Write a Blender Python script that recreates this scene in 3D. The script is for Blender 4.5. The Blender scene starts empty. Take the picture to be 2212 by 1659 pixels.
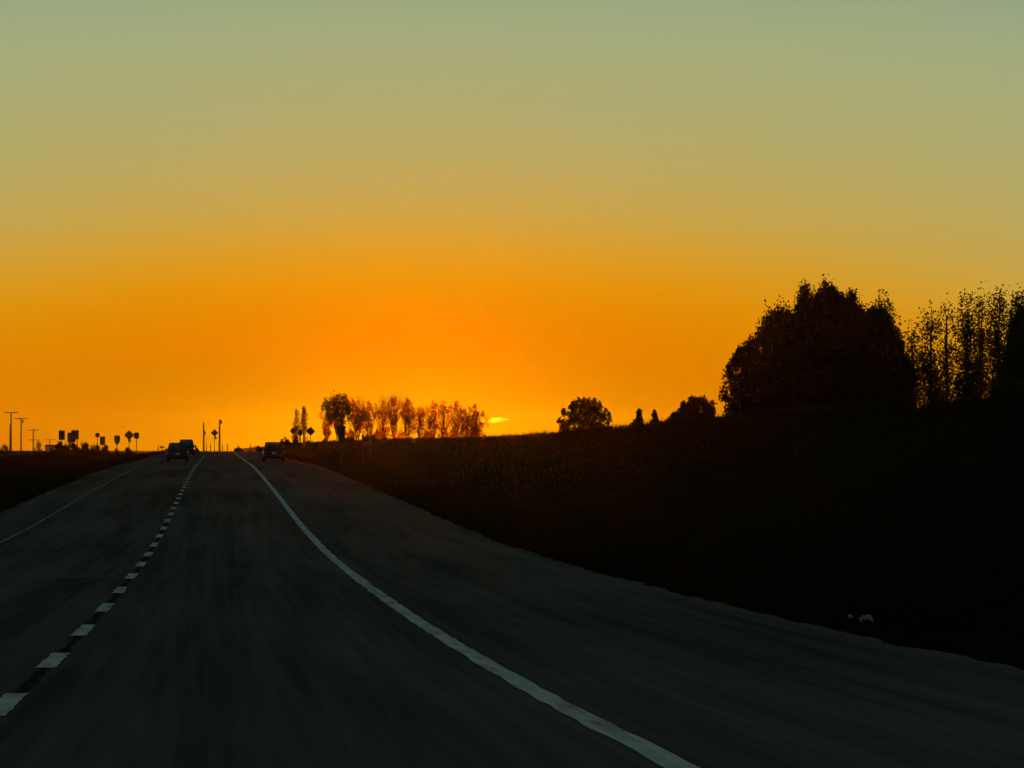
import bpy, bmesh, math, random, zlib
import numpy as np
from mathutils import Vector, Matrix

# ------------------------------------------------------------------ camera, sky, sun, exposure
sc = bpy.context.scene
C = sc.collection
R = math.radians
F = 3000.0                                   # focal length in pixels of a 1024 px wide picture
EYE = 1.4
YAW = math.atan((512 - 217.6) / F)           # to the right of the road's direction (+Y)
PITCH = math.atan((450 - 384) / F)
cd = bpy.data.cameras.new('camera')
cam = bpy.data.objects.new('camera', cd)
C.objects.link(cam)
cd.sensor_width = 36
cd.lens = 36 * F / 1024
cd.clip_start = 0.1
cd.clip_end = 200000
cam.location = (0, 0, EYE)
cam.rotation_euler = (R(90) + PITCH, 0, -YAW)
sc.camera = cam

SUN_AZ = math.atan((883 - 470) / 6480)       # clockwise from +Y
SUN_EL = R(0.75)
world = bpy.data.worlds.new('World')
sc.world = world
world.use_nodes = True
wn, wl = world.node_tree.nodes, world.node_tree.links
wn.clear()


def wmath(op, a, b=None):
    n = wn.new('ShaderNodeMath')
    n.operation = op
    for i, v in enumerate((a, b)):
        if v is None:
            continue
        if isinstance(v, (int, float)):
            n.inputs[i].default_value = v
        else:
            wl.new(v, n.inputs[i])
    return n.outputs[0]


def lin(c):
    return tuple((v / 255 / 12.92) if v / 255 <= 0.04045 else ((v / 255 + 0.055) / 1.055) ** 2.4 for v in c)


tc = wn.new('ShaderNodeTexCoord')
sx = wn.new('ShaderNodeSeparateXYZ')
wl.new(tc.outputs['Generated'], sx.inputs[0])
DEG = 180 / math.pi
el = wmath('MULTIPLY', wmath('ARCSINE', sx.outputs['Z']), DEG)
az = wmath('SUBTRACT', wmath('MULTIPLY', wmath('ARCTAN2', sx.outputs['X'], sx.outputs['Y']), DEG), SUN_AZ * DEG)
cosel = wmath('SQRT', wmath('MAXIMUM', wmath('SUBTRACT', 1, wmath('MULTIPLY', sx.outputs['Z'], sx.outputs['Z'])), 0))
azc = wmath('MULTIPLY', wmath('MULTIPLY', wmath('ABSOLUTE', az), cosel), 0.26)
t = wmath('SQRT', wmath('ADD', wmath('MULTIPLY', el, el), wmath('MULTIPLY', azc, azc)))
pos = wmath('SQRT', wmath('DIVIDE', t, 90))
ramp = wn.new('ShaderNodeValToRGB')
ramp.color_ramp.interpolation = 'B_SPLINE'
STOPS = [(0.0, (136, 160, 0)), (1.0, (162, 132, 0)), (2.0, (213, 122, 0)), (2.9, (219, 135, 0)),
         (3.7, (213, 152, 18)), (4.6, (194, 162, 72)), (6.0, (176, 168, 106)), (7.5, (164, 170, 120)),
         (8.8, (154, 169, 130)), (14, (110, 136, 126)), (25, (78, 102, 100)), (45, (54, 72, 73)), (90, (42, 56, 58))]
cr = ramp.color_ramp
while len(cr.elements) < len(STOPS):
    cr.elements.new(0.5)
for e, (d, c) in zip(cr.elements, STOPS):
    e.position = math.sqrt(d / 90)
    e.color = lin(c) + (1,)
wl.new(pos, ramp.inputs[0])
bg1 = wn.new('ShaderNodeBackground')
wl.new(ramp.outputs[0], bg1.inputs[0])
bg1.inputs[1].default_value = 1.0
sky = wn.new('ShaderNodeTexSky')
sky.sky_type = 'NISHITA'
sky.sun_disc = False
sky.sun_elevation = SUN_EL
sky.sun_rotation = SUN_AZ
sky.dust_density = 4
sky.air_density = 1.5
bg2 = wn.new('ShaderNodeBackground')
wl.new(sky.outputs[0], bg2.inputs[0])
bg2.inputs[1].default_value = 0.002
add = wn.new('ShaderNodeAddShader')
wl.new(bg1.outputs[0], add.inputs[0])
wl.new(bg2.outputs[0], add.inputs[1])
wo = wn.new('ShaderNodeOutputWorld')
wl.new(add.outputs[0], wo.inputs[0])

sd = bpy.data.lights.new('sun', 'SUN')
sd.energy = 1.18
sd.color = (1.0, 0.14, 0.0)
sd.angle = R(0.5)
sun = bpy.data.objects.new('sun', sd)
C.objects.link(sun)
sun_dir = Vector((math.sin(SUN_AZ) * math.cos(SUN_EL), math.cos(SUN_AZ) * math.cos(SUN_EL), math.sin(SUN_EL)))
sun.rotation_euler = sun_dir.to_track_quat('Z', 'Y').to_euler()
sun.location = (0, 100, 60)

vs = sc.view_settings
vs.view_transform = 'Standard'
vs.look = 'None'
vs.exposure = 0
vs.gamma = 1
sc.render.engine = 'CYCLES'
sc.cycles.use_denoising = True
sc.cycles.max_bounces = 8
sc.cycles.transparent_max_bounces = 16
sc.cycles.volume_bounces = 0

rng = np.random.default_rng(7)
random.seed(7)
HAZE_DENSITY = 1.8e-5
HAZE_G = 0.94


# ------------------------------------------------------------------ helpers
def ray(x, r):
    """slope (X/Y, Z/Y) of the sight line through photo point (x, r), photo taken as 2212 px wide"""
    x *= 1024 / 2212
    r *= 1024 / 2212
    cx, cz = (x - 512) / F, (384 - r) / F
    y = math.cos(PITCH) - cz * math.sin(PITCH)
    z = math.sin(PITCH) + cz * math.cos(PITCH)
    X = cx * math.cos(YAW) + y * math.sin(YAW)
    Y = -cx * math.sin(YAW) + y * math.cos(YAW)
    return X / Y, z / Y


def at(x, r, Y):
    a, b = ray(x, r)
    return Vector((a * Y, Y, EYE + b * Y))


def tag(o, label=None, cat=None, group=None, kind=None):
    if label:
        o['label'] = label
    if cat:
        o['category'] = cat
    if group:
        o['group'] = group
    if kind:
        o['kind'] = kind
    return o


def empty(name, loc, rz=0.0):
    o = bpy.data.objects.new(name, None)
    o.empty_display_size = 0.3
    C.objects.link(o)
    o.location = loc
    o.rotation_euler = (0, 0, rz)
    return o


def link(name, me, mat, parent=None, loc=None):
    o = bpy.data.objects.new(name, me)
    C.objects.link(o)
    if mat is not None and not me.materials:
        me.materials.append(mat)
    if parent is not None:
        o.parent = parent
    if loc is not None:
        o.location = loc
    return o


def mesh_np(name, verts, faces, nper):
    """mesh from numpy arrays; faces (n, nper)"""
    me = bpy.data.meshes.new(name)
    nv, nf = len(verts), len(faces)
    me.vertices.add(nv)
    me.vertices.foreach_set('co', np.asarray(verts, dtype=np.float32).ravel())
    me.loops.add(nf * nper)
    me.loops.foreach_set('vertex_index', np.asarray(faces, dtype=np.int32).ravel())
    me.polygons.add(nf)
    me.polygons.foreach_set('loop_start', np.arange(0, nf * nper, nper, dtype=np.int32))
    me.polygons.foreach_set('loop_total', np.full(nf, nper, dtype=np.int32))
    me.update(calc_edges=True)
    return me


class MB:
    """collects simple shapes, builds ONE mesh object"""

    def __init__(self):
        self.v, self.f = [], []

    def add(self, vs_, fs_):
        k = len(self.v)
        self.v += [tuple(p) for p in vs_]
        self.f += [tuple(i + k for i in f) for f in fs_]
        return self

    def box(self, c, s, rot=None):
        hx, hy, hz = s[0] / 2, s[1] / 2, s[2] / 2
        ps = [Vector((a * hx, b * hy, d * hz)) for d in (-1, 1) for b in (-1, 1) for a in (-1, 1)]
        if rot is not None:
            ps = [rot @ p for p in ps]
        ps = [p + Vector(c) for p in ps]
        return self.add(ps, [(0, 2, 3, 1), (4, 5, 7, 6), (0, 1, 5, 4), (2, 6, 7, 3), (0, 4, 6, 2), (1, 3, 7, 5)])

    def tube(self, pts, rad, n=6):
        pts = [Vector(p) for p in pts]
        ring = []
        for i, p in enumerate(pts):
            d = (pts[min(i + 1, len(pts) - 1)] - pts[max(i - 1, 0)]).normalized()
            u = d.cross(Vector((0, 0, 1)))
            if u.length < 1e-3:
                u = Vector((1, 0, 0))
            u.normalize()
            w = d.cross(u)
            r = rad[i] if hasattr(rad, '__len__') else rad
            ring.append([p + u * (r * math.cos(2 * math.pi * k / n)) + w * (r * math.sin(2 * math.pi * k / n)) for k in range(n)])
        vs_ = [q for rg in ring for q in rg]
        fs_ = []
        for i in range(len(pts) - 1):
            for k in range(n):
                a, b = i * n + k, i * n + (k + 1) % n
                fs_.append((a, b, b + n, a + n))
        fs_.append(tuple(range(n))[::-1])
        fs_.append(tuple(range((len(pts) - 1) * n, len(pts) * n)))
        return self.add(vs_, fs_)

    def plate(self, outline, y0, y1):
        """outline in x,z extruded from y0 to y1"""
        n = len(outline)
        vs_ = [(p[0], y0, p[1]) for p in outline] + [(p[0], y1, p[1]) for p in outline]
        fs_ = [tuple(range(n)), tuple(range(2 * n - 1, n - 1, -1))]
        fs_ += [(i, i + n, (i + 1) % n + n, (i + 1) % n) for i in range(n)]
        return self.add(vs_, fs_)

    def mesh(self, name):
        me = bpy.data.meshes.new(name)
        me.from_pydata(self.v, [], self.f)
        me.update()
        bm = bmesh.new()
        bm.from_mesh(me)
        bmesh.ops.recalc_face_normals(bm, faces=bm.faces)
        bm.to_mesh(me)
        bm.free()
        return me

    def build(self, name, mat, parent=None, loc=None, bevel=0.0, smooth=False):
        me = self.mesh(name)
        if bevel:
            bm = bmesh.new()
            bm.from_mesh(me)
            bmesh.ops.bevel(bm, geom=list(bm.edges), offset=bevel, segments=2, affect='EDGES', profile=0.6, clamp_overlap=True)
            bm.to_mesh(me)
            bm.free()
        if smooth:
            me.polygons.foreach_set('use_smooth', [True] * len(me.polygons))
        return link(name, me, mat, parent, loc)


# ------------------------------------------------------------------ materials
def mat_new(name):
    m = bpy.data.materials.new(name)
    m.use_nodes = True
    n = m.node_tree.nodes
    b = n['Principled BSDF']
    return m, n, m.node_tree.links, b


def noise_mat(name, c0, c1, scale=3.0, rough=0.8, stretch=(1, 1, 1), bump=0.0, detail=5, spec=0.5, metal=0.0, coord='Object', lo=0.35, hi=0.65):
    m, n, l, b = mat_new(name)
    tcn = n.new('ShaderNodeTexCoord')
    mp = n.new('ShaderNodeMapping')
    mp.inputs['Scale'].default_value = stretch
    l.new(tcn.outputs[coord], mp.inputs[0])
    nz = n.new('ShaderNodeTexNoise')
    nz.inputs['Scale'].default_value = scale
    nz.inputs['Detail'].default_value = detail
    l.new(mp.outputs[0], nz.inputs[0])
    rp = n.new('ShaderNodeValToRGB')
    rp.color_ramp.elements[0].position = lo
    rp.color_ramp.elements[1].position = hi
    rp.color_ramp.elements[0].color = tuple(c0) + (1,)
    rp.color_ramp.elements[1].color = tuple(c1) + (1,)
    l.new(nz.outputs[0], rp.inputs[0])
    l.new(rp.outputs[0], b.inputs['Base Color'])
    b.inputs['Roughness'].default_value = rough
    b.inputs['Specular IOR Level'].default_value = spec
    b.inputs['Metallic'].default_value = metal
    if bump:
        bp = n.new('ShaderNodeBump')
        bp.inputs['Strength'].default_value = bump
        bp.inputs['Distance'].default_value = 0.02
        l.new(nz.outputs[0], bp.inputs['Height'])
        l.new(bp.outputs[0], b.inputs['Normal'])
    return m


def leaf_mat(name, c0, c1, trans, tmix=0.45):
    m, n, l, b = mat_new(name)
    tcn = n.new('ShaderNodeTexCoord')
    nz = n.new('ShaderNodeTexNoise')
    nz.inputs['Scale'].default_value = 0.9
    nz.inputs['Detail'].default_value = 3
    l.new(tcn.outputs['Object'], nz.inputs[0])
    rp = n.new('ShaderNodeValToRGB')
    rp.color_ramp.elements[0].position = 0.35
    rp.color_ramp.elements[1].position = 0.65
    rp.color_ramp.elements[0].color = tuple(c0) + (1,)
    rp.color_ramp.elements[1].color = tuple(c1) + (1,)
    l.new(nz.outputs[0], rp.inputs[0])
    df = n.new('ShaderNodeBsdfDiffuse')
    l.new(rp.outputs[0], df.inputs[0])
    tr = n.new('ShaderNodeBsdfTranslucent')
    tr.inputs[0].default_value = tuple(trans) + (1,)
    mx = n.new('ShaderNodeMixShader')
    mx.inputs[0].default_value = tmix
    l.new(df.outputs[0], mx.inputs[1])
    l.new(tr.outputs[0], mx.inputs[2])
    n.remove(b)
    l.new(mx.outputs[0], n['Material Output'].inputs[0])
    return m


def asphalt_mat():
    m, n, l, b = mat_new('asphalt')
    tcn = n.new('ShaderNodeTexCoord')

    def nz(scale, stretch, detail=4):
        mp = n.new('ShaderNodeMapping')
        mp.inputs['Scale'].default_value = stretch
        l.new(tcn.outputs['Object'], mp.inputs[0])
        q = n.new('ShaderNodeTexNoise')
        q.inputs['Scale'].default_value = scale
        q.inputs['Detail'].default_value = detail
        l.new(mp.outputs[0], q.inputs[0])
        return q.outputs[0]
    streak = nz(1.0, (1.6, 0.035, 1))        # long wear streaks along the lanes
    patch = nz(0.22, (1, 0.22, 1), 6)        # big blotches
    fine = nz(1.0, (9, 0.12, 1), 5)         # fine drag marks
    grit = nz(45, (1, 1, 1), 2)
    def mul(a, k):
        q = n.new('ShaderNodeMath'); q.operation = 'MULTIPLY'
        l.new(a, q.inputs[0]); q.inputs[1].default_value = k
        return q.outputs[0]
    def addn(a, b_):
        q = n.new('ShaderNodeMath'); q.operation = 'ADD'
        l.new(a, q.inputs[0]); l.new(b_, q.inputs[1])
        return q.outputs[0]
    s = addn(addn(addn(mul(streak, 0.3), mul(patch, 0.35)), mul(grit, 0.1)), mul(fine, 0.25))
    rp = n.new('ShaderNodeValToRGB')
    rp.color_ramp.elements[0].position = 0.41
    rp.color_ramp.elements[1].position = 0.60
    rp.color_ramp.elements[0].color = (0.064, 0.056, 0.049, 1)
    rp.color_ramp.elements[1].color = (0.146, 0.129, 0.113, 1)
    l.new(s, rp.inputs[0])
    l.new(rp.outputs[0], b.inputs['Base Color'])
    b.inputs['Roughness'].default_value = 0.92
    b.inputs['Specular IOR Level'].default_value = 0.0
    bp = n.new('ShaderNodeBump')
    bp.inputs['Strength'].default_value = 0.15
    bp.inputs['Distance'].default_value = 0.006
    l.new(grit, bp.inputs['Height'])
    l.new(bp.outputs[0], b.inputs['Normal'])
    return m


def glass_mat():
    m, n, l, b = mat_new('tinted_glass')
    n.remove(b)
    tr = n.new('ShaderNodeBsdfTransparent')
    tr.inputs[0].default_value = (0.11, 0.12, 0.12, 1)
    gl = n.new('ShaderNodeBsdfGlossy')
    gl.inputs['Roughness'].default_value = 0.03
    mx = n.new('ShaderNodeMixShader')
    mx.inputs[0].default_value = 0.1
    l.new(tr.outputs[0], mx.inputs[1])
    l.new(gl.outputs[0], mx.inputs[2])
    l.new(mx.outputs[0], n['Material Output'].inputs[0])
    return m


M = {
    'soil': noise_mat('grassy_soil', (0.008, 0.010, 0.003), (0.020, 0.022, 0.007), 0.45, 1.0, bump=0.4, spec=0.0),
    'asphalt': asphalt_mat(),
    'paint': noise_mat('worn_white_paint', (0.26, 0.27, 0.26), (0.62, 0.64, 0.61), 7, 0.85, stretch=(1, .12, 1), bump=0.15, lo=0.25, hi=0.6, spec=0.0),
    'faded_paint': noise_mat('faded_paint', (0.10, 0.10, 0.095), (0.36, 0.36, 0.34), 2.5, 0.85, lo=0.3, hi=0.7, spec=0.0),
    'tar': noise_mat('tar_seam', (0.020, 0.018, 0.016), (0.05, 0.046, 0.042), 9, 1.0, spec=0.0),
    'pale_band': noise_mat('pale_band', (0.10, 0.09, 0.08), (0.16, 0.145, 0.13), 1.2, 1.0, spec=0.0),
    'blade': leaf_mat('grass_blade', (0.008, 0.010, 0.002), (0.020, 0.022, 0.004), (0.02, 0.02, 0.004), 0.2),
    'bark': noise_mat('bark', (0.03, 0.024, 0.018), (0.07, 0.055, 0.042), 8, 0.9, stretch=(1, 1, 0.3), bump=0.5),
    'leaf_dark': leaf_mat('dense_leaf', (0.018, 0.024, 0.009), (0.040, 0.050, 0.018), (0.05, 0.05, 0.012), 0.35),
    'leaf_pop': leaf_mat('poplar_leaf', (0.030, 0.036, 0.012), (0.06, 0.066, 0.022), (0.11, 0.10, 0.025), 0.45),
    'leaf_warm': leaf_mat('aspen_leaf', (0.05, 0.022, 0.006), (0.09, 0.04, 0.010), (0.98, 0.20, 0.012), 0.88),
    'needle': leaf_mat('spruce_needle', (0.016, 0.024, 0.012), (0.03, 0.042, 0.02), (0.03, 0.03, 0.01), 0.2),
    'wood': noise_mat('weathered_pole', (0.05, 0.036, 0.026), (0.10, 0.075, 0.055), 5, 0.9, stretch=(1, 1, 0.2)),
    'galv': noise_mat('galvanised_steel', (0.20, 0.20, 0.20), (0.32, 0.32, 0.31), 14, 0.5, metal=0.7),
    'sign_back': noise_mat('sign_back', (0.022, 0.018, 0.016), (0.04, 0.034, 0.03), 4, 0.7),
    'sign_yellow': noise_mat('sign_yellow', (0.13, 0.07, 0.008), (0.17, 0.095, 0.012), 4, 0.6),
    'sign_green': noise_mat('sign_green', (0.008, 0.022, 0.013), (0.012, 0.03, 0.018), 4, 0.5),
    'ceramic': noise_mat('insulator', (0.10, 0.07, 0.05), (0.16, 0.12, 0.09), 10, 0.3),
    'wire': noise_mat('wire', (0.05, 0.05, 0.05), (0.09, 0.09, 0.09), 10, 0.6),
    'rubber': noise_mat('tyre_rubber', (0.012, 0.012, 0.012), (0.025, 0.025, 0.025), 20, 0.9),
    'rim': noise_mat('wheel_rim', (0.25, 0.25, 0.26), (0.36, 0.36, 0.37), 20, 0.4, metal=0.8),
    'tail': noise_mat('tail_lamp', (0.16, 0.006, 0.004), (0.22, 0.01, 0.006), 10, 0.25),
    'plate': noise_mat('number_plate', (0.42, 0.42, 0.40), (0.52, 0.52, 0.50), 6, 0.5),
    'trim': noise_mat('black_trim', (0.012, 0.012, 0.013), (0.022, 0.022, 0.023), 8, 0.6),
    'car_black': noise_mat('dark_car_paint', (0.010, 0.010, 0.012), (0.016, 0.016, 0.018), 3, 0.25),
    'car_blue': noise_mat('navy_car_paint', (0.008, 0.010, 0.020), (0.012, 0.015, 0.028), 3, 0.25),
    'car_red': noise_mat('maroon_car_paint', (0.028, 0.006, 0.006), (0.04, 0.009, 0.008), 3, 0.25),
    'glass': glass_mat(),
    'stone': noise_mat('pale_stone', (0.42, 0.43, 0.42), (0.60, 0.61, 0.59), 30, 0.9, bump=0.4),
    'petal': leaf_mat('cream_petal', (0.72, 0.70, 0.55), (0.88, 0.86, 0.72), (0.6, 0.58, 0.45), 0.1),
    'shed_wall': noise_mat('pale_siding', (0.42, 0.40, 0.36), (0.55, 0.53, 0.48), 2, 0.8),
    'shed_roof': noise_mat('dark_roofing', (0.03, 0.028, 0.026), (0.06, 0.055, 0.05), 3, 0.9),
}

# ------------------------------------------------------------------ the ground
_py = np.array([-80, 0, 14.8, 20.6, 26.3, 32.5, 38.5, 44, 50.7, 63, 80, 118, 160, 197, 245, 330, 420, 480, 560, 700, 1000, 3000])
_pz = np.array([1.1, 0.16, -.17, -.33, -.44, -.54, -.61, -.66, -.715, -.77, -.70, -.29, .10, .36, .47, .77, 1.08, 1.17, 1.12, .85, .75, .6])
_fy = np.arange(-80, 3000.5, 0.5)
_fz = np.interp(_fy, _py, _pz)
_k = np.hanning(41)
_k /= _k.sum()
_fs = np.convolve(np.pad(_fz, 20, mode='edge'), _k, mode='valid')
_w = np.clip((_fy - 10) / 30, 0, 1) * 0.6 + 0.4
_fz = _fz * (1 - _w) + _fs * _w


def zroad(Y):
    return np.interp(Y, _fy, _fz)


def sstep(a, b, x):
    u = np.clip((x - a) / (b - a), 0, 1)
    return u * u * (3 - 2 * u)


XL, XR = -6.7, 6.55            # pavement edges


def bumps(X, Y):
    return (0.06 * np.sin(X * 0.71 + 1.3 * np.sin(Y * 0.13)) * np.sin(Y * 0.37 + 0.8)
            + 0.035 * np.sin(X * 1.9 + Y * 0.83) + 0.03 * np.sin(Y * 1.31 - X * 0.57 + 2))


def zt(X, Y):
    X = np.asarray(X, dtype=float)
    Y = np.asarray(Y, dtype=float)
    zr = zroad(Y)
    far = sstep(420, 620, Y)
    # right: foreslope, ditch, cut bank, plateau
    ridge_z = np.interp(Y, [-80, 60, 110, 131, 178, 231, 290, 335, 420, 694, 3000], [4.0, 3.7, 3.25, 3.05, 3.15, 2.85, 2.5, 2.45, 2.6, 2.85, 2.6])
    ridge_x = np.interp(Y, [0, 240, 330, 460, 3000], [30, 30, 26, 18, 18])
    ditch = zr - 1.05 * (1 - far * 0.7)
    fore = zr - 0.05 + (ditch - zr + 0.05) * sstep(XR, 11.3, X)
    up = sstep(13.0, ridge_x, X) * 0.75 + 0.25 * np.clip((X - 13.0) / (ridge_x - 13.0), 0, 1)
    right = fore + (ridge_z - ditch) * np.where(X > 13.0, up, 0)
    right = right - 0.35 * sstep(ridge_x + 3, ridge_x + 70, X)
    # left: median ditch, the other carriageway, fields
    opp = zr - 0.25
    dl = zr - 1.25 * (1 - far * 0.8)
    left = zr - 0.05 + (dl - zr + 0.05) * sstep(-XL, 12.5, -X)
    left = left + (opp - dl) * sstep(14.0, 20.3, -X)
    field = 0.65 + 0.3 * sstep(100, 500, Y) - 0.25 * sstep(700, 2000, Y)
    left = left + (field - opp) * sstep(33.5, 60, -X)
    z = np.where(X > XR, right, np.where(X < XL, left, zr - 0.12))
    z = np.where((X < -20.6) & (X > -32.6), opp - 0.12, z)
    amp = np.where((X > XR + 0.4) | ((X < XL - 0.4) & (X > -20)) | (X < -33), 1.0, 0.0)
    z = z + bumps(X, Y) * amp
    z = z + far * np.where(X > 30, 0.25 * np.sin(X * 0.021 + 1) + 0.2 * np.sin(Y * 0.012 + X * 0.004), 0)
    return z


def ground_z(X, Y):
    return float(zt(np.array([X]), np.array([Y]))[0])


xs = np.concatenate([[-2500, -1800, -1200, -800, -500, -320, -200, -130, -90, -65, -50, -42, -37, -34, -33, -32.61, -32.59, -26, -20.61, -20.59],
                     np.arange(-20, -7.0, 0.6), [-6.75, -6.69, 0, 6.54, 6.6], np.arange(7, 36, 0.55),
                     [37, 38.5, 40, 43, 47, 52, 58, 65, 75, 90, 110, 140, 180, 240, 320, 450, 650, 950, 1400, 1900, 2500]])
ys = [-80.0]
while ys[-1] < 2500:
    y_ = ys[-1]
    ys.append(y_ + (2.0 if y_ < 15 else 0.55 if y_ < 70 else 1.0 if y_ < 140 else 2.0 if y_ < 360 else 6.0 if y_ < 800 else 40))
ys = np.array(ys)
GX, GY = np.meshgrid(xs, ys)
GZ = zt(GX, GY)
nx, ny = len(xs), len(ys)
idx = np.arange(nx * ny).reshape(ny, nx)
quads = np.stack([idx[:-1, :-1], idx[:-1, 1:], idx[1:, 1:], idx[1:, :-1]], -1).reshape(-1, 4)
gm = mesh_np('ground', np.stack([GX, GY, GZ], -1).reshape(-1, 3), quads, 4)
gm.polygons.foreach_set('use_smooth', [True] * len(gm.polygons))
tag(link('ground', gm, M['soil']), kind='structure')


def strip_mesh(name, x0, x1, y0, y1, dz, step=1.0, side=0.0, nxs=2, jag=0.0, zf=None):
    """sheet on the road surface between x0 and x1; side > 0 adds a skirt"""
    n = max(2, int((y1 - y0) / step) + 1)
    Y = np.linspace(y0, y1, n)
    X = np.linspace(x0, x1, nxs)
    V, Fc = [], []
    for y in Y:
        for j, x in enumerate(X):
            xx = x
            if jag and j in (0, nxs - 1):
                xx = x + random.uniform(-jag, jag)
            V.append((xx, y, float(zf(y) if zf else zroad(y)) + dz))
    for i in range(n - 1):
        for j in range(nxs - 1):
            a = i * nxs + j
            Fc.append((a, a + 1, a + 1 + nxs, a + nxs))
    if side:
        for j in (0, nxs - 1):
            k = len(V)
            for i in range(n):
                p = V[i * nxs + j]
                V.append((p[0] + (-0.12 if j == 0 else 0.12), p[1], p[2] - side))
            for i in range(n - 1):
                a, b = i * nxs + j, (i + 1) * nxs + j
                Fc.append((a, b, k + i + 1, k + i) if j else (b, a, k + i, k + i + 1))
    me = bpy.data.meshes.new(name)
    me.from_pydata(V, [], Fc)
    me.update()
    return me


road = link('road', strip_mesh('road', XL, XR, -60, 900, 0.0, 0.7, 0.16, 9, 0.10), M['asphalt'])
tag(road, kind='structure')
opp_road = link('opposite_road', strip_mesh('opposite_road', -32.4, -20.8, -60, 900, 0.0, 2.0, 0.16, 5, 0.05, zf=lambda y: zroad(y) - 0.25), M['asphalt'])
tag(opp_road, kind='structure')
for x_ in (-31.2, -22.6):
    link('edge_line', strip_mesh('edge_line', x_ - 0.07, x_ + 0.07, 20, 620, 0.004, 3, zf=lambda y: zroad(y) - 0.25), M['faded_paint'], opp_road)
XD, XS, XE = -1.42, 2.29, -5.0
link('edge_line', strip_mesh('edge_line', XS - 0.085, XS + 0.085, 4, 600, 0.004, 0.5, jag=0.012), M['paint'], road)
link('edge_line', strip_mesh('edge_line', XE - 0.045, XE + 0.045, 8, 600, 0.004, 1.0, jag=0.01), M['faded_paint'], road)
k_ = 0
y_ = 20.5 - 6 * 2
while y_ < 330:
    y0, y1 = y_ - 1.25, y_ + 1.25
    me = strip_mesh('lane_dash', XD - 0.08, XD + 0.08, y0 + random.uniform(-.06, .06), y1 + random.uniform(-.06, .06), 0.008, 0.18, nxs=3, jag=0.012)
    link('lane_dash', me, M['paint'], road)
    y_ += 6.0
link('tar_seam', strip_mesh('tar_seam', XD - 0.035, XD + 0.04, 5, 330, 0.004, 0.35, jag=0.025), M['tar'], road)
jm = MB()  # slightly paler band laid across the left lane and its shoulder
for i in range(24):
    xa, xb = -6.5 + i * 0.2, -6.5 + (i + 1) * 0.2
    ya = 50.4 + 0.05 * math.sin(i * 0.9)
    yb = 50.4 + 0.05 * math.sin((i + 1) * 0.9)
    jm.add([(xa, ya, zroad(ya) + .003), (xb, yb, zroad(yb) + .003), (xb, yb + .7, zroad(yb + .7) + .003), (xa, ya + .7, zroad(ya + .7) + .003)], [(0, 1, 2, 3)])
jm.build('transverse_band', M['pale_band'], road)

# ------------------------------------------------------------------ grass (stuff)
def ground_hit(x, r):
    a, b = ray(x, r)
    for Y in np.arange(12, 80, .05):
        if EYE + b * Y <= ground_z(a * Y, Y):
            return Vector((a * Y, Y, ground_z(a * Y, Y)))
    return Vector((a * 30, 30, ground_z(a * 30, 30)))


CLEAR = [tuple(ground_hit(1835, 1338)[:2]), tuple(ground_hit(1872, 1358)[:2])]


def blades(regions):
    P, H, W = [], [], []
    for (x0, x1, y0, y1, n, h0, h1, w) in regions:
        X = rng.uniform(x0, x1, n)
        Y = rng.uniform(y0, y1, n)
        for (qx, qy) in CLEAR:
            keep = ~((np.abs(X - qx - (Y - qy) * qx / qy) < .28) & (Y > qy - 3.5) & (Y < qy + .12))
            X, Y = X[keep], Y[keep]
        n = len(X)
        cl = 0.5 + 0.5 * np.sin(X * 1.7 + 2.1 * np.sin(Y * 0.6)) * np.sin(Y * 1.13 + X * 0.4)
        P.append(np.stack([X, Y, zt(X, Y) - 0.02], -1))
        H.append((h0 + (h1 - h0) * rng.random(n) ** 1.6) * (0.55 + 0.75 * cl))
        H[-1] = H[-1] * np.where((X > 0) & (X < 12.5) & (Y < 48), .3, 1)
        W.append(np.full(n, w) * rng.uniform(0.6, 1.3, n))
    P, H, W = np.concatenate(P), np.concatenate(H), np.concatenate(W)
    n = len(P)
    a = rng.uniform(0, 2 * np.pi, n)
    side = np.stack([np.cos(a), np.sin(a), np.zeros(n)], -1) * W[:, None] * 0.5
    b = rng.uniform(0, 2 * np.pi, n)
    lean = np.stack([np.cos(b), np.sin(b), np.zeros(n)], -1) * (H * rng.uniform(0.1, 0.6, n))[:, None]
    up = np.zeros((n, 3))
    up[:, 2] = H
    V = np.stack([P - side, P + side, P + side * 0.6 + lean * 0.4 + up * 0.6, P - side * 0.6 + lean * 0.4 + up * 0.6, P + lean + up], 1)
    base = np.arange(n)[:, None] * 5
    T = np.stack([base + np.array([0, 1, 2]), base + np.array([0, 2, 3]), base + np.array([3, 2, 4])], 1).reshape(-1, 3)
    return mesh_np('grass', V.reshape(-1, 3), T, 3)


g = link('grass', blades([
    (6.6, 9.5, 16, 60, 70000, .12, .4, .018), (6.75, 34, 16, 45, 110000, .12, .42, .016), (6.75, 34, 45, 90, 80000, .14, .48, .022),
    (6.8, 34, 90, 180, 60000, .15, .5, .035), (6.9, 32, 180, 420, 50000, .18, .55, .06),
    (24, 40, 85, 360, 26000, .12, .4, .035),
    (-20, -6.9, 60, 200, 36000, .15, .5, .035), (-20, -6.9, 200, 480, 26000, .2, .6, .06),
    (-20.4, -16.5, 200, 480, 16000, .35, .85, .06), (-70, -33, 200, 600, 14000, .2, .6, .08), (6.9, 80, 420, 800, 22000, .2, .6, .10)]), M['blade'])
tag(g, 'dark green roadside grass covering the verges and the cut bank', 'grass', kind='stuff')


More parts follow.
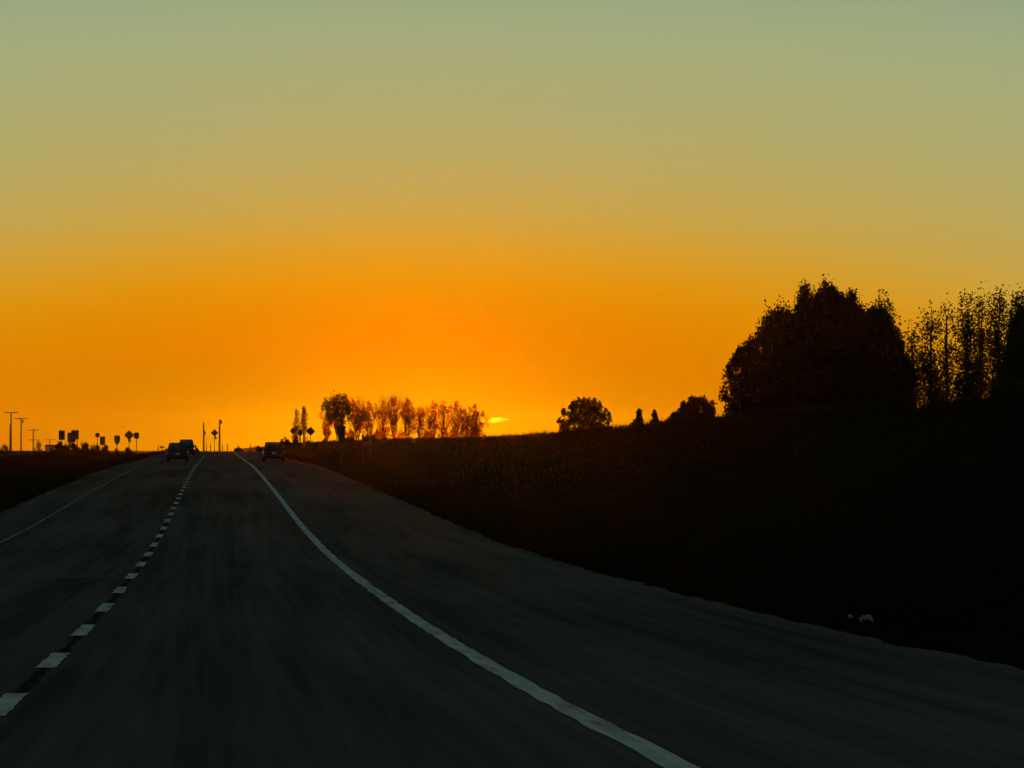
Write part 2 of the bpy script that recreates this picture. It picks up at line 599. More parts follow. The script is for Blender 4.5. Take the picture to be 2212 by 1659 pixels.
# ------------------------------------------------------------------ trees
def leaf_cloud(name, cen, spread, per, size, taper=0.5, loose=0.0):
    """diamond leaves round clump centres; cen (k,3), spread (k,3)"""
    k = len(cen)
    n = k * per
    ci = np.repeat(np.arange(k), per)
    off = rng.normal(0, 1, (n, 3))
    off = off / (1 + 0.42 * np.linalg.norm(off, axis=1, keepdims=True))
    off *= np.where(rng.random((n, 1)) < loose, 1.55, 1.0)
    shrink = np.clip(1 - taper * off[:, 2] * 0.45, 0.25, 1.6)
    off[:, 0] *= shrink
    off[:, 1] *= shrink
    p = cen[ci] + off * spread[ci]
    a = rng.normal(0, 1, (n, 3))
    a /= np.linalg.norm(a, axis=1, keepdims=True)
    b = np.cross(a, rng.normal(0, 1, (n, 3)))
    b /= np.linalg.norm(b, axis=1, keepdims=True) + 1e-9
    s = size * rng.uniform(0.6, 1.4, n)[:, None]
    V = np.stack([p - a * s, p + b * s * 0.62, p + a * s, p - b * s * 0.62], 1)
    V[:, :, 2] = np.maximum(V[:, :, 2], 0.05)
    return mesh_np(name, V.reshape(-1, 3), np.arange(n * 4).reshape(-1, 4), 4)


SHAPES = {
    'round': lambda u: math.sqrt(max(0, 1 - (2 * u - 1) ** 2)) * 0.95 + 0.05,
    'dome': lambda u: (1 - u ** 2.4) ** 0.62 if u < 1 else 0,
    'egg': lambda u: math.sin(math.pi * min(1, (u * 0.92 + 0.06)) ** 0.75) ** 0.7,
    'column': lambda u: min(1, 0.35 + u * 2.4) * min(1, (1 - u) * 2.6 + 0.12),
    'vase': lambda u: (0.25 + 0.75 * u ** 0.8) * min(1, (1 - u) * 4.5 + 0.25),
    'bulge': lambda u: (math.sqrt(max(0, 1 - ((u - .36) / .64) ** 2)) if u > .36 else .86 + .14 * u / .36),
    'flame': lambda u: min(1, .62 + 1.3 * u) * (1 - u) ** .5,
    'cone': lambda u: 1.02 - u,
}


def tree(name, label, x, top, wpx, Y, shape='round', leaf='leaf_dark', clumps=90, per=260, size=0.13, csize=0.085,
         crown_from=0.08, stems=1, cat='tree', group=None, vert=1.35, bark=0.028, hollow=0.55, taper=0.5, lean=0.0):
    global rng
    seed = zlib.crc32(label.encode())
    random.seed(seed)
    rng = np.random.default_rng(seed)
    base = at(x, 972, Y)
    gz = ground_z(base.x, Y)
    h = at(x, top, Y).z - gz
    w = wpx / 6480 * Y / 2
    root = empty(name, (base.x, Y, gz))
    tag(root, label, cat, group)
    env = SHAPES[shape]
    h0 = crown_from * h
    # clump centres inside the envelope
    cen = []
    cr_ = csize * max(h, 1.6 * w)
    while len(cen) < clumps:
        u = random.random()
        rr = env(u) * w
        if random.random() > (rr / w) ** 1.1 + 0.08:
            continue
        a = random.uniform(0, 2 * math.pi)
        q = random.random() ** hollow * max(0.0, rr - cr_ * 0.7)
        z = h0 + u * (h - h0 - cr_ * vert * 1.3) + cr_ * 0.5
        cen.append((math.cos(a) * q + lean * z, math.sin(a) * q, z))
    cen = np.array(cen)
    spread = np.full((clumps, 3), cr_) * rng.uniform(0.45, 1.35, (clumps, 1))
    spread[:, 2] *= vert
    link('crown', leaf_cloud('crown', cen, spread * 0.82, per, size, taper, 0.16 if leaf == 'leaf_dark' else 0.04), M[leaf], root)
    # trunk with limbs
    mb = MB()
    r0 = bark * h
    for s in range(stems):
        a = 2 * math.pi * s / stems + random.random()
        sp = (0.0 if stems == 1 else 0.45 * w)
        pts, rad = [], []
        n = 7
        for i in range(n):
            f = i / (n - 1)
            pts.append((math.cos(a) * sp * f + random.uniform(-.02, .02) * h * f + lean * f * h, math.sin(a) * sp * f + random.uniform(-.02, .02) * h * f, -0.15 + f * (h * 0.93)))
            rad.append(max(0.008, r0 / math.sqrt(stems) * (1 - f) ** 0.8 + 0.012))
        mb.tube(pts, rad, 7)
        for c in cen[s::stems][:int(80 / stems) + 4]:
            f = max(0.08, min(0.85, (c[2] / h) * random.uniform(0.45, 0.8)))
            i0 = f * (n - 1)
            j = int(i0)
            p0 = Vector(pts[j]).lerp(Vector(pts[min(j + 1, n - 1)]), i0 - j)
            p2 = Vector(c)
            p1 = p0.lerp(p2, 0.5) + Vector((random.uniform(-.03, .03) * h, random.uniform(-.03, .03) * h, random.uniform(-.01, .05) * h))
            rb = max(0.012, rad[j] * 0.45)
            mb.tube([p0, p1, p2], [rb, rb * 0.7, rb * 0.25], 5)
    mb.build('trunk', M['bark'], root, smooth=True)
    return root


# big dense group above the bank, on the right
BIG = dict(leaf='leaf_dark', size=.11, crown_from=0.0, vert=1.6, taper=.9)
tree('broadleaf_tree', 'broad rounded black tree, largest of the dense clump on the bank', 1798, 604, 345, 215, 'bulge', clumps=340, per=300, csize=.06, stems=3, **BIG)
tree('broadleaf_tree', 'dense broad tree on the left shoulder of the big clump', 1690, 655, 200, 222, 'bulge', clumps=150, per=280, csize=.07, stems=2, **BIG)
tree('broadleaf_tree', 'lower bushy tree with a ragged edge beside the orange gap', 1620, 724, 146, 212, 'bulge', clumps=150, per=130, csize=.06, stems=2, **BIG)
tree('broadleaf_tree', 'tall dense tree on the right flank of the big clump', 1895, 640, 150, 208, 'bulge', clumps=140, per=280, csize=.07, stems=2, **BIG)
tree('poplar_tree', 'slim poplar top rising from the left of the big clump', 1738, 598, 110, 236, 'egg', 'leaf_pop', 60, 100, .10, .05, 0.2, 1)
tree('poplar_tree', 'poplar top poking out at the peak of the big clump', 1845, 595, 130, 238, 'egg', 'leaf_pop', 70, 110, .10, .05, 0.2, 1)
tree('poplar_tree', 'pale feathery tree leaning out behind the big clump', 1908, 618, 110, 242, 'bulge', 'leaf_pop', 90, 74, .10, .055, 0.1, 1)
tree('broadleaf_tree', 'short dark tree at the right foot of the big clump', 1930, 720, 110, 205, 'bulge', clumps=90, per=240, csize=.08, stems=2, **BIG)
# thin poplars, right
for (x, top, w, Y, c, p, lab) in [
        (1974, 676, 96, 250, 46, 60, 'low thin poplar just right of the big dense clump'),
        (2010, 640, 120, 246, 62, 66, 'thin see-through poplar with a double tip, next to the gap'),
        (2046, 634, 120, 256, 62, 64, 'thin see-through poplar with a blunt triple tip'),
        (2090, 614, 124, 250, 76, 76, 'tall thin poplar with a dark narrow spire'),
        (2118, 620, 110, 262, 56, 60, 'loose poplar standing close behind the dark spire'),
        (2158, 612, 130, 248, 84, 80, 'tall poplar with a broad leafy top near the dark mass'),
        (2202, 610, 110, 244, 84, 90, 'dense poplar at the edge of the dark mass')]:
    tree('poplar_tree', lab, x, top, w, Y, 'flame', 'leaf_pop', int(c * .58), int(p * 1.8), .11, .08, 0.0, 1, vert=1.3, hollow=0.5, bark=.014, taper=.8)
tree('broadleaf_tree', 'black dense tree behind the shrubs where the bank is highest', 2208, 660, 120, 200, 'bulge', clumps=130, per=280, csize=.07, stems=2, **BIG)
for (x, top, w, Y, lab) in [
        (2040, 876, 120, 190, 'low dark shrub under the thin poplars'),
        (2110, 856, 130, 186, 'dark shrub stepping up the bank beside the low shrub'),
        (2175, 806, 120, 182, 'tall dark shrub at the top of the bank'),
        (1880, 876, 160, 184, 'low hedge-like shrub at the foot of the big clump'),
        (1740, 880, 170, 190, 'flat dark shrub along the left foot of the big clump')]:
    tree('shrub', lab, x, top, w, Y, 'dome', 'leaf_dark', 70, 160, .09, .09, 0.0, 4, cat='shrub')
# smaller bushes along the bank's skyline
tree('shrub', 'dark spreading shrub left of the big clump', 1508, 856, 122, 232, 'bulge', 'leaf_dark', 110, 120, .10, .07, 0.0, 4, cat='shrub')
tree('shrub', 'dark low shrub filling the dip between spruces and clump', 1462, 885, 60, 236, 'dome', 'leaf_dark', 30, 110, .10, .1, 0.0, 3, cat='shrub')
tree('shrub', 'small sparse shrub under the orange gap', 1580, 888, 60, 228, 'dome', 'leaf_dark', 26, 70, .09, .1, 0.0, 3, cat='shrub')
tree('round_tree', 'round twiggy tree standing alone on the skyline', 1266, 854, 132, 320, 'bulge', 'leaf_pop', 190, 60, .12, .055, 0.0, 4, hollow=.6)
tree('shrub', 'dark low shrub at the foot of the round twiggy tree', 1305, 918, 90, 292, 'dome', 'leaf_dark', 40, 130, .11, .1, 0.0, 4, cat='shrub')
tree('sapling', 'thin sapling beside the round twiggy tree', 1213, 900, 24, 330, 'vase', 'leaf_warm', 14, 40, .11, .07, 0.1, 2, cat='tree')
for (x, top, w, lab) in [(1381, 880, 34, 'small dark spruce, more pointed of the pair'), (1414, 883, 40, 'small dark spruce, wider of the pair')]:
    tree('spruce_tree', lab, x, top, w * 1.25, 272, 'cone', 'needle', 70, 90, .09, .085, 0.0, 1, vert=0.9)
tree('shrub', 'low dark shrub under the two small spruces', 1378, 905, 60, 268, 'dome', 'leaf_dark', 34, 110, .1, .1, 0.0, 3, cat='shrub')
tree('shrub', 'flat dark shrub between the spruces and the spreading shrub', 1428, 908, 60, 262, 'dome', 'leaf_dark', 30, 100, .1, .1, 0.0, 3, cat='shrub')

# the glowing row of aspens in front of the sunset
for (x, top, w, Y, sh, c, p, leaf, cf, lab) in [
        (730, 846, 104, 890, 'vase', 62, 80, 'leaf_pop', .3, 'broad dark-topped aspen at the left end of the glowing row'),
        (706, 880, 60, 930, 'vase', 22, 40, 'leaf_warm', .15, 'leaning thin aspen under the broad dark-topped one'),
        (772, 850, 80, 1040, 'vase', 44, 56, 'leaf_warm', .12, 'aspen with a pointed tip beside the broad dark-topped one'),
        (798, 862, 74, 1070, 'vase', 34, 46, 'leaf_warm', .06, 'thin aspen with a low ragged top in the glowing row'),
        (828, 850, 66, 1090, 'column', 38, 46, 'leaf_warm', .08, 'thin upright aspen in the middle of the glowing row'),
        (852, 848, 66, 1100, 'vase', 38, 46, 'leaf_warm', .12, 'tallest thin aspen in the middle of the glowing row'),
        (880, 850, 66, 1098, 'vase', 36, 44, 'leaf_warm', .15, 'aspen with a rounded top next to the tallest thin one'),
        (906, 864, 60, 1085, 'column', 32, 42, 'leaf_warm', .06, 'lower thin aspen right of the tallest ones'),
        (934, 858, 64, 1090, 'vase', 34, 46, 'leaf_warm', .12, 'twin-stemmed thin aspen with a red crown'),
        (958, 858, 60, 1080, 'column', 32, 44, 'leaf_warm', .08, 'slim aspen between the red crown and the dark end tree'),
        (985, 860, 62, 1075, 'vase', 32, 44, 'leaf_warm', .06, 'pale topped aspen beside the dark end tree'),
        (1006, 890, 70, 890, 'round', 34, 54, 'leaf_warm', .04, 'squat leafy aspen near the right end of the glowing row'),
        (1026, 866, 68, 885, 'bulge', 40, 56, 'leaf_warm', .04, 'dark leafy aspen closing the right end of the glowing row')]:
    tree('aspen_tree', lab, x, top, w, Y, sh, leaf, int(c * 1.2), p, .27, .07, cf, 2 if sh == 'vase' else 1, vert=1.6, bark=0.02, hollow=0.8)
for (x, top, w, lab) in [(868, 925, 60, 'low scrub under the tallest thin aspens'), (922, 928, 56, 'low scrub under the twin-stemmed aspen'),
                         (972, 922, 56, 'low scrub beneath the pale topped aspen'), (812, 922, 56, 'low scrub under the ragged-topped thin aspen'),
                         (755, 925, 50, 'low scrub between the dark-topped and pointed aspens')]:
    tree('shrub', lab, x, top, w, 960, 'dome', 'leaf_warm', 30, 44, .24, .1, 0.0, 4, cat='shrub')
for (x, top, w, lab) in [(640, 872, 22, 'bare spindly poplar, left of the spindly pair by the signs'),
                         (657, 866, 24, 'taller bare spindly poplar by the signs')]:
    tree('poplar_tree', lab, x, top, w, 520, 'column', 'leaf_warm', 26, 26, .14, .05, .1, 1, vert=2.4, bark=0.012)
for (x, top, w, Y, p, lab) in [
        (617, 938, 36, 330, 60, 'ragged roadside bush right behind the car in the right lane'),
        (640, 945, 44, 340, 70, 'dark roadside bush under the small diamond sign'),
        (668, 950, 46, 345, 90, 'low dark bush at the foot of the diamond sign on the bank'),
        (700, 946, 40, 420, 60, 'low bush left of the tapered sign'),
        (752, 944, 40, 430, 60, 'low bush right of the tapered sign'),
        (800, 938, 44, 440, 70, 'low bush beside the short marker post'),
        (838, 948, 40, 450, 60, 'low bush right of the short marker post')]:
    tree('bush', lab, x, top, w, Y, 'dome', 'leaf_dark', 34, p, .11, .1, 0.0, 5, cat='bush')
# weeds and bushes round the signs on the left
for (x, top, w, Y, p, lab) in [
        (128, 952, 34, 380, 50, 'leafy weed bush below the tall narrow sign'),
        (152, 950, 46, 372, 80, 'dark leafy bush under the overlapping pair of signs'),
        (182, 950, 42, 385, 45, 'open leafy weed bush between the signs'),
        (206, 954, 40, 380, 60, 'leafy weed bush under the small round-topped sign'),
        (228, 958, 34, 378, 70, 'dark low weed bush beside the hanging rectangular sign'),
        (252, 966, 26, 400, 50, 'small weed bush at the foot of the shield-shaped sign'),
        (276, 963, 30, 400, 60, 'small dark weed bush at the foot of the large diamond sign'),
        (8, 958, 36, 640, 40, 'sparse bush beside the tallest power pole'),
        (84, 950, 24, 700, 30, 'sparse bush beside the pole with two crossarms'),
        (420, 962, 30, 430, 40, 'low bush on the crest beyond the two left cars'),
        (516, 966, 26, 470, 40, 'faint low bush on the road crest'),
        (558, 962, 16, 460, 50, 'small round bush on the road crest')]:
    tree('bush', lab, x, top, w, Y, 'dome', 'leaf_dark', 26, p, .10, .12, 0.0, 5, cat='bush')


# ------------------------------------------------------------------ signs, posts and poles
def diamond(r, c=0.06):
    pts = []
    for k in range(4):
        a = math.pi / 2 * k
        for s in (-1, 1):
            b = a + s * c / r * 1.2
            pts.append((math.cos(b) * r, math.sin(b) * r))
    return pts


def rrect(w, h, r=0.05):
    pts = []
    for (cx, cz, a0) in ((w / 2 - r, h / 2 - r, 0), (-w / 2 + r, h / 2 - r, 90), (-w / 2 + r, -h / 2 + r, 180), (w / 2 - r, -h / 2 + r, 270)):
        for k in range(4):
            a = R(a0 + k * 30)
            pts.append((cx + r * math.cos(a), cz + r * math.sin(a)))
    return pts


def sign(label, x, row, Y, panels, face='sign_back', posts=(0.0,), rz=0.0, name='road_sign', pw=0.09):
    """panels: list of (dx, drow, outline function) in photo px round (x, row)"""
    p = at(x, row, Y)
    gz = ground_z(p.x, Y)
    root = tag(empty(name, (p.x, Y, gz), rz), label, 'sign')
    k = Y / 6480
    top = 0
    for (dx, dr, out) in panels:
        zc = p.z - gz - dr * k
        o = [(a + dx * k, b + zc) for a, b in out]
        pan = MB().plate(o, -0.012, 0.012).build('panel', M[face], root)
        zs = [b for a, b in o]
        top = max(top, max(zs))
        w_ = (max(a for a, b in o) - min(a for a, b in o))
        for f in (0.3, 0.7):
            zz = min(zs) + (max(zs) - min(zs)) * f
            MB().box((dx * k, 0.028, zz), (w_ * 0.45, 0.034, 0.04)).build('bracket', M['sign_back'], pan)
    for dx in posts:
        MB().box((dx * k, 0.075, (top - 0.08) / 2 - 0.2), (pw, 0.07, top - 0.08 + 0.4)).build('post', M['wood'], root)
    return root


kk = 390 / 6480
sign('tall narrow rectangular sign at the edge of the weeds', 133.5, 940, 390, [(0, 0, rrect(13 * kk, 20 * kk))])
sign('upper square sign of the overlapping pair on two posts', 162, 939, 400, [(0, 0, rrect(16.5 * kk, 20 * kk))], posts=(-5, 5))
sign('lower dark green sign in front of the overlapping pair', 154.5, 945, 380, [(0, 0, rrect(17 * kk, 20 * kk))], 'sign_green', posts=(-5, 5))
sign('small octagonal sign on a thin post among weeds', 210.5, 940, 390, [(0, 0, [(5.2 * kk * math.cos(R(22.5 + 45 * i)), 5.2 * kk * math.sin(R(22.5 + 45 * i))) for i in range(8)])], pw=0.07)
sign('hanging rectangular sign low beside the octagonal one', 221.5, 952, 385, [(0, 0, rrect(11 * kk, 18 * kk))])
shield = [(-6, 10), (6, 10), (6.4, 2), (5, -5), (2, -9), (0, -10), (-2, -9), (-5, -5), (-6.4, 2)]
sign('shield-shaped sign on its own post beside the large diamond', 253, 951, 405, [(0, 0, [(a * .0625, b * .0625) for a, b in shield])])
sign('large yellow diamond sign with a small plate under it, by the weeds', 279, 940, 410, [(0, 0, diamond(10 * .0633)), (1, 12, rrect(5.5 * .0633, 5 * .0633))], 'sign_yellow')
sign('small upright rectangular sign just right of the large diamond', 295, 941, 415, [(0, 0, rrect(10.5 * .064, 13 * .064))])
sign('yellow diamond sign with a small plate between the two bare poles', 463.5, 935, 470, [(0, 0, diamond(7.4 * .0725)), (2, 10.5, rrect(5 * .0725, 6 * .0725, .04))], 'sign_yellow')
sign('yellow diamond sign standing on the bank by the aspens', 671, 931.5, 392, [(0, 0, diamond(9 * .0605))], 'sign_yellow')
sign('small diamond sign poking out of the roadside bush', 632.5, 931, 400, [(0, 0, diamond(6.2 * .0617))], 'sign_yellow')
sign('small rectangular sign between the two diamonds on the bank', 649, 934, 405, [(0, 0, rrect(8 * .0625, 13 * .0625))])
kt = 236 / 6480
sign('tall tapered marker sign on a post in the right ditch', 737, 939, 236, [(0, 0, [(-10 * kt, 19 * kt), (9.5 * kt, 19 * kt), (9 * kt, 0), (4 * kt, -19 * kt), (-4 * kt, -19 * kt), (-8 * kt, 0)])], pw=0.11)
sign('small plate on a short marker post on the bank', 784, 944, 300, [(0, 0, rrect(5 * .0463, 9 * .0463, .03))], pw=0.08)


def marker_post(label, x, top, Y, w=0.11, group=None):
    p = at(x, top, Y)
    gz = ground_z(p.x, Y)
    h = p.z - gz
    root = tag(empty('marker_post', (p.x, Y, gz)), label, 'post', group)
    MB().box((0, 0, h / 2 - 0.15), (w, 0.05, h + 0.3)).build('shaft', M['wood'], root)
    MB().box((0, -0.03, h - 0.14), (w * 0.8, 0.012, 0.16)).build('reflector', M['plate'], root)
    return root


for (x, top, Y) in [(446, 957, 500), (454.5, 958, 520), (480.5, 960, 500), (491, 958, 510), (514, 958, 495), (541, 959, 480), (551.5, 961, 490), (566, 962, 440)]:
    marker_post('thin marker post lined up along the road crest', x, top, Y, 0.14, 'marker posts along the road crest')
marker_post('short marker post standing apart left of the two cars', 341.5, 962, 430, 0.15)
marker_post('slim marker post on the bank in front of the aspens', 799, 938, 330, 0.12)
sign('low small arrow-like plate beside the lone short marker post', 351, 966, 440, [(0, 0, [(-5 * .068, 2.5 * .068), (2 * .068, 1.5 * .068), (5 * .068, 0), (2 * .068, -1.5 * .068), (-5 * .068, -2.5 * .068)])], pw=0.06)


def power_pole(label, x, top, Y, arms, rad=0.16, stub=False, cat='power pole', side_box=None):
    p = at(x, top, Y)
    gz = ground_z(p.x, Y)
    h = p.z - gz
    k = Y / 6480
    root = tag(empty('power_pole', (p.x, Y, gz)), label, cat)
    MB().tube([(0, 0, -0.6), (0, 0, h * 0.5), (0, 0, h)], [rad * 1.25, rad * 1.1, rad * 0.85], 8).build('shaft', M['wood'], root, smooth=True)
    for (dr, half) in arms:
        z = h - dr * k
        w = half * k
        arm = MB().box((0, -rad - 0.05, z), (2 * w, 0.13, 0.2)).build('crossarm', M['wood'], root)
        for f in (-0.92, -0.45, 0.45, 0.92):
            MB().tube([(f * w, -rad - 0.05, z + 0.10), (f * w, -rad - 0.05, z + 0.3)], [0.05, 0.09], 6).build('insulator', M['ceramic'], arm)
        for f in (-0.55, 0.55):
            MB().tube([(f * w, -rad - .05, z), (0, -rad, z - 0.5 * w)], 0.035, 4).build('brace', M['galv'], arm)
    if stub:
        MB().tube([(-stub, 0.1, -0.4), (-stub, 0.1, h * 0.7)], [0.12, 0.1], 6).build('side_pole', M['wood'], root)
    if side_box:
        dx, dr = side_box
        MB().tube([(dx * k, 0, h - dr * k - 0.45), (dx * k, 0, h - dr * k + 0.45)], 0.28, 8).build('transformer', M['galv'], root)
    return root, h


polesL = [power_pole('tallest power pole with one wide crossarm and a shorter side pole', 24, 890, 860, [(1.0, 14)], 0.2, stub=0.35)[0],
          power_pole('power pole with one crossarm and a hanging transformer', 45.6, 903, 1000, [(1.2, 13.2)], 0.2, side_box=(3.6, 7))[0],
          power_pole('power pole with two crossarms beside the tall pair', 72, 926, 1250, [(3.0, 12.4), (24, 12.4)], 0.22)[0],
          power_pole('short distant power pole with one crossarm near the shed', 107.5, 948, 1600, [(2.0, 12.6)], 0.26)[0]]
power_pole('bare pole, shorter of the two standing by the diamond sign', 440, 912.5, 760, [], 0.2, side_box=(2.6, 23))
power_pole('bare pole, taller of the two standing by the diamond sign', 474.4, 906, 780, [], 0.22, side_box=(3.4, 6))
pts_h = [(24, 891, 860), (45.6, 904, 1000), (72, 929, 1250), (107.5, 950, 1600)]
pl = tag(empty('power_line', at(24, 972, 860)), 'thin overhead wires strung between the row of power poles', 'wires')
for f in (-0.92, 0.92):
    for i in range(3):
        (xa, ra, Ya), (xb, rb, Yb) = pts_h[i], pts_h[i + 1]
        A = at(xa, ra, Ya) + Vector((f * 13 * Ya / 6480, -0.25, 0.35))
        B = at(xb, rb, Yb) + Vector((f * 13 * Yb / 6480, -0.25, 0.35))
        pp = []
        for s in range(9):
            u = s / 8
            q = A.lerp(B, u)
            q.z -= 4 * 1.2 * u * (1 - u)
            pp.append(q - pl.location)
        MB().tube(pp, 0.018, 4).build('wire', M['wire'], pl)

# small shed on the left skyline
sp = at(108, 972, 900)
gz = ground_z(sp.x, 900)
shed = tag(empty('shed', (sp.x, 900, gz)), 'small pale shed with a dark low roof below the short power pole', 'shed')
MB().box((0, 0, 0.75), (2.7, 3.5, 1.7)).build('wall', M['shed_wall'], shed)
MB().plate([(-1.65, 1.58), (1.65, 1.58), (1.2, 2.15), (-1.2, 2.15)], -1.95, 1.95).build('roof', M['shed_roof'], shed)
MB().box((0.5, -1.78, 0.65), (0.8, 0.06, 1.5)).build('door', M['shed_roof'], shed)


# ------------------------------------------------------------------ cars
def car(name, label, loc, paint, W=1.78, L=4.4, H=1.5, belt=0.92, suv=False, rack=False):
    root = tag(empty(name, loc), label, 'car')
    hw, hl = W / 2, L / 2
    # lower body: loft of rings along the length (y forward)
    st = [(-hl, .42, belt * .80, .88), (-hl + .06, .34, belt * .93, .95), (-hl + .3, .26, belt * 1.0, .995), (-hl + .9, .22, belt * 1.02, 1.0),
          (0, .21, belt * 1.0, 1.0), (hl - 1.25, .22, belt * .97, 1.0), (hl - .7, .24, belt * .88, .985), (hl - .2, .28, belt * .78, .94), (hl, .36, belt * .62, .85)]
    mb = MB()
    V, n = [], 10
    for (y, z0, z1, wf) in st:
        w = hw * wf
        half = [(w * .86, z0), (w * .97, z0 + .12), (w, z0 + (z1 - z0) * .5), (w * .985, z1 - .1), (w * .90, z1)]
        V += [(a, y, b) for a, b in half] + [(-a, y, b) for a, b in reversed(half)]
    Fc = []
    for i in range(len(st) - 1):
        for k in range(n):
            a, b = i * n + k, i * n + (k + 1) % n
            Fc.append((a, b, b + n, a + n))
    Fc += [tuple(range(n)), tuple(range((len(st) - 1) * n, len(st) * n))[::-1]]
    mb.add(V, Fc)
    mb.build('body', M[paint], root, smooth=True)
    # greenhouse
    b0, b1 = -hl + (.12 if suv else .28), hl - 1.25
    t0, t1 = -hl + (.38 if suv else .75), hl - 2.0
    wb, wt = hw * .89, hw * .70
    zb, ztp = belt * 1.0, H
    cb = [(-wb, b0), (wb, b0), (wb, b1), (-wb, b1)]
    ct = [(-wt, t0), (wt, t0), (wt, t1), (-wt, t1)]
    roof = MB()
    roof.add([(-wt - .02, t0 - .05, H - .05), (wt + .02, t0 - .05, H - .05), (wt + .02, t1 + .04, H - .05), (-wt - .02, t1 + .04, H - .05),
              (-wt * .82, t0 + .04, H), (wt * .82, t0 + .04, H), (wt * .82, t1 - .1, H + .0), (-wt * .82, t1 - .1, H + .0)],
             [(0, 3, 2, 1), (4, 5, 6, 7), (0, 1, 5, 4), (1, 2, 6, 5), (2, 3, 7, 6), (3, 0, 4, 7)])
    ro = roof.build('roof', M[paint], root, bevel=.02, smooth=True)
    if rack:
        for s in (-1, 1):
            MB().tube([(s * wt * .8, t0 + .1, H + .05), (s * wt * .8, t1 - .2, H + .05)], .022, 6).build('roof_rail', M['trim'], ro)
    pil = MB()
    for i in range(4):
        pil.tube([(cb[i][0], cb[i][1], zb - .03), (ct[i][0], ct[i][1], ztp - .03)], [.075 if i < 2 else .05, .055 if i < 2 else .04], 6)
    for s in (-1, 1):
        ym = (b0 + b1) / 2
        pil.tube([(s * wb, ym, zb - .03), (s * wt, (t0 + t1) / 2, ztp - .03)], .04, 6)
    pil.build('pillars', M[paint], root, smooth=True)
    e = .012
    MB().add([(-wb + e, b0 + .02, zb), (wb - e, b0 + .02, zb), (wt - e, t0, ztp - .05), (-wt + e, t0, ztp - .05)], [(0, 1, 2, 3)]).build('rear_window', M['glass'], root)
    MB().add([(-wb + e, b1 - .02, zb), (wb - e, b1 - .02, zb), (wt - e, t1, ztp - .05), (-wt + e, t1, ztp - .05)], [(0, 3, 2, 1)]).build('windscreen', M['glass'], root)
    for s in (-1, 1):
        ym, tm = (b0 + b1) / 2, (t0 + t1) / 2
        MB().add([(s * (wb - e), b0, zb), (s * (wb - e), ym, zb), (s * (wt - e), tm, ztp - .05), (s * (wt - e), t0, ztp - .05)], [(0, 1, 2, 3)]).build('side_window', M['glass'], root)
        MB().add([(s * (wb - e), ym, zb), (s * (wb - e), b1, zb), (s * (wt - e), t1, ztp - .05), (s * (wt - e), tm, ztp - .05)], [(0, 1, 2, 3)]).build('side_window', M['glass'], root)
        MB().box((s * hw * .82, -hl + .05, belt * .74), (.24, .12, .2)).build('tail_light', M['tail'], root, bevel=.02)
        MB().box((s * (hw + .07), b1 - .55, belt + .06), (.2, .1, .14)).build('mirror', M[paint], root, bevel=.03)
        # front seats give the cabin its inner silhouette
        MB().box((s * .36, .15, .78), (.46, .14, .62)).box((s * .36, .13, 1.16), (.24, .09, .18)).build('seat', M['trim'], root, bevel=.03)
        MB().box((s * .36, -.75, .80), (.6, .14, .66)).box((s * .36, -.77, 1.2), (.26, .09, .2)).build('rear_seat', M['trim'], root, bevel=.03)
        for yw in (-hl + .82, hl - .9):
            wr = .33 if not suv else .36
            wh = MB()
            cx = s * (hw - .10)
            n_ = 18
            prof = [(-.11, wr * .72), (-.11, wr * .95), (-.07, wr), (.07, wr), (.11, wr * .95), (.11, wr * .72)]
            VV = [(cx + a, yw + math.cos(2 * math.pi * j / n_) * r_, wr + math.sin(2 * math.pi * j / n_) * r_) for j in range(n_) for a, r_ in prof]
            FF = [(j * 6 + q, j * 6 + q + 1, ((j + 1) % n_) * 6 + q + 1, ((j + 1) % n_) * 6 + q) for j in range(n_) for q in range(5)]
            wo_ = MB().add(VV, FF).build('wheel', M['rubber'], root, smooth=True)
            rim = MB()
            rim.add([(cx + s * .06, yw + math.cos(2 * math.pi * j / n_) * wr * .74, wr + math.sin(2 * math.pi * j / n_) * wr * .74) for j in range(n_)], [tuple(range(n_))])
            for j in range(5):
                a = 2 * math.pi * j / 5
                rim.tube([(cx + s * .085, yw, wr), (cx + s * .085, yw + math.cos(a) * wr * .7, wr + math.sin(a) * wr * .7)], .03, 4)
            rim.build('rim', M['rim'], wo_)
    MB().box((0, -hl - .01, .46), (W * .88, .16, .2)).build('bumper', M['trim'], root, bevel=.04)
    MB().box((0, -hl - .005, belt * .70), (.32, .02, .16)).build('number_plate', M['plate'], root)
    MB().box((0, -.1, .62), (W * .8, L * .5, .1)).build('cabin_floor', M['trim'], root)
    return root


def car_at(x, Y):
    X = at(x, 990, Y).x
    return (X, Y, float(zroad(Y)) + .002)


car('compact_car', 'dark compact hatchback in the left lane, the following one of two', car_at(384, 240), 'car_blue', 1.68, 4.1, 1.52, suv=True)
car('suv', 'dark tall SUV ahead of the hatchback at the crest of the left lane', car_at(403, 335), 'car_black', 1.80, 4.6, 1.78, belt=1.05, suv=True, rack=True)
car('hatchback_car', 'dark car right of the solid line, beside the roadside bush', car_at(591, 244), 'car_red', 1.76, 4.3, 1.58, belt=.95)

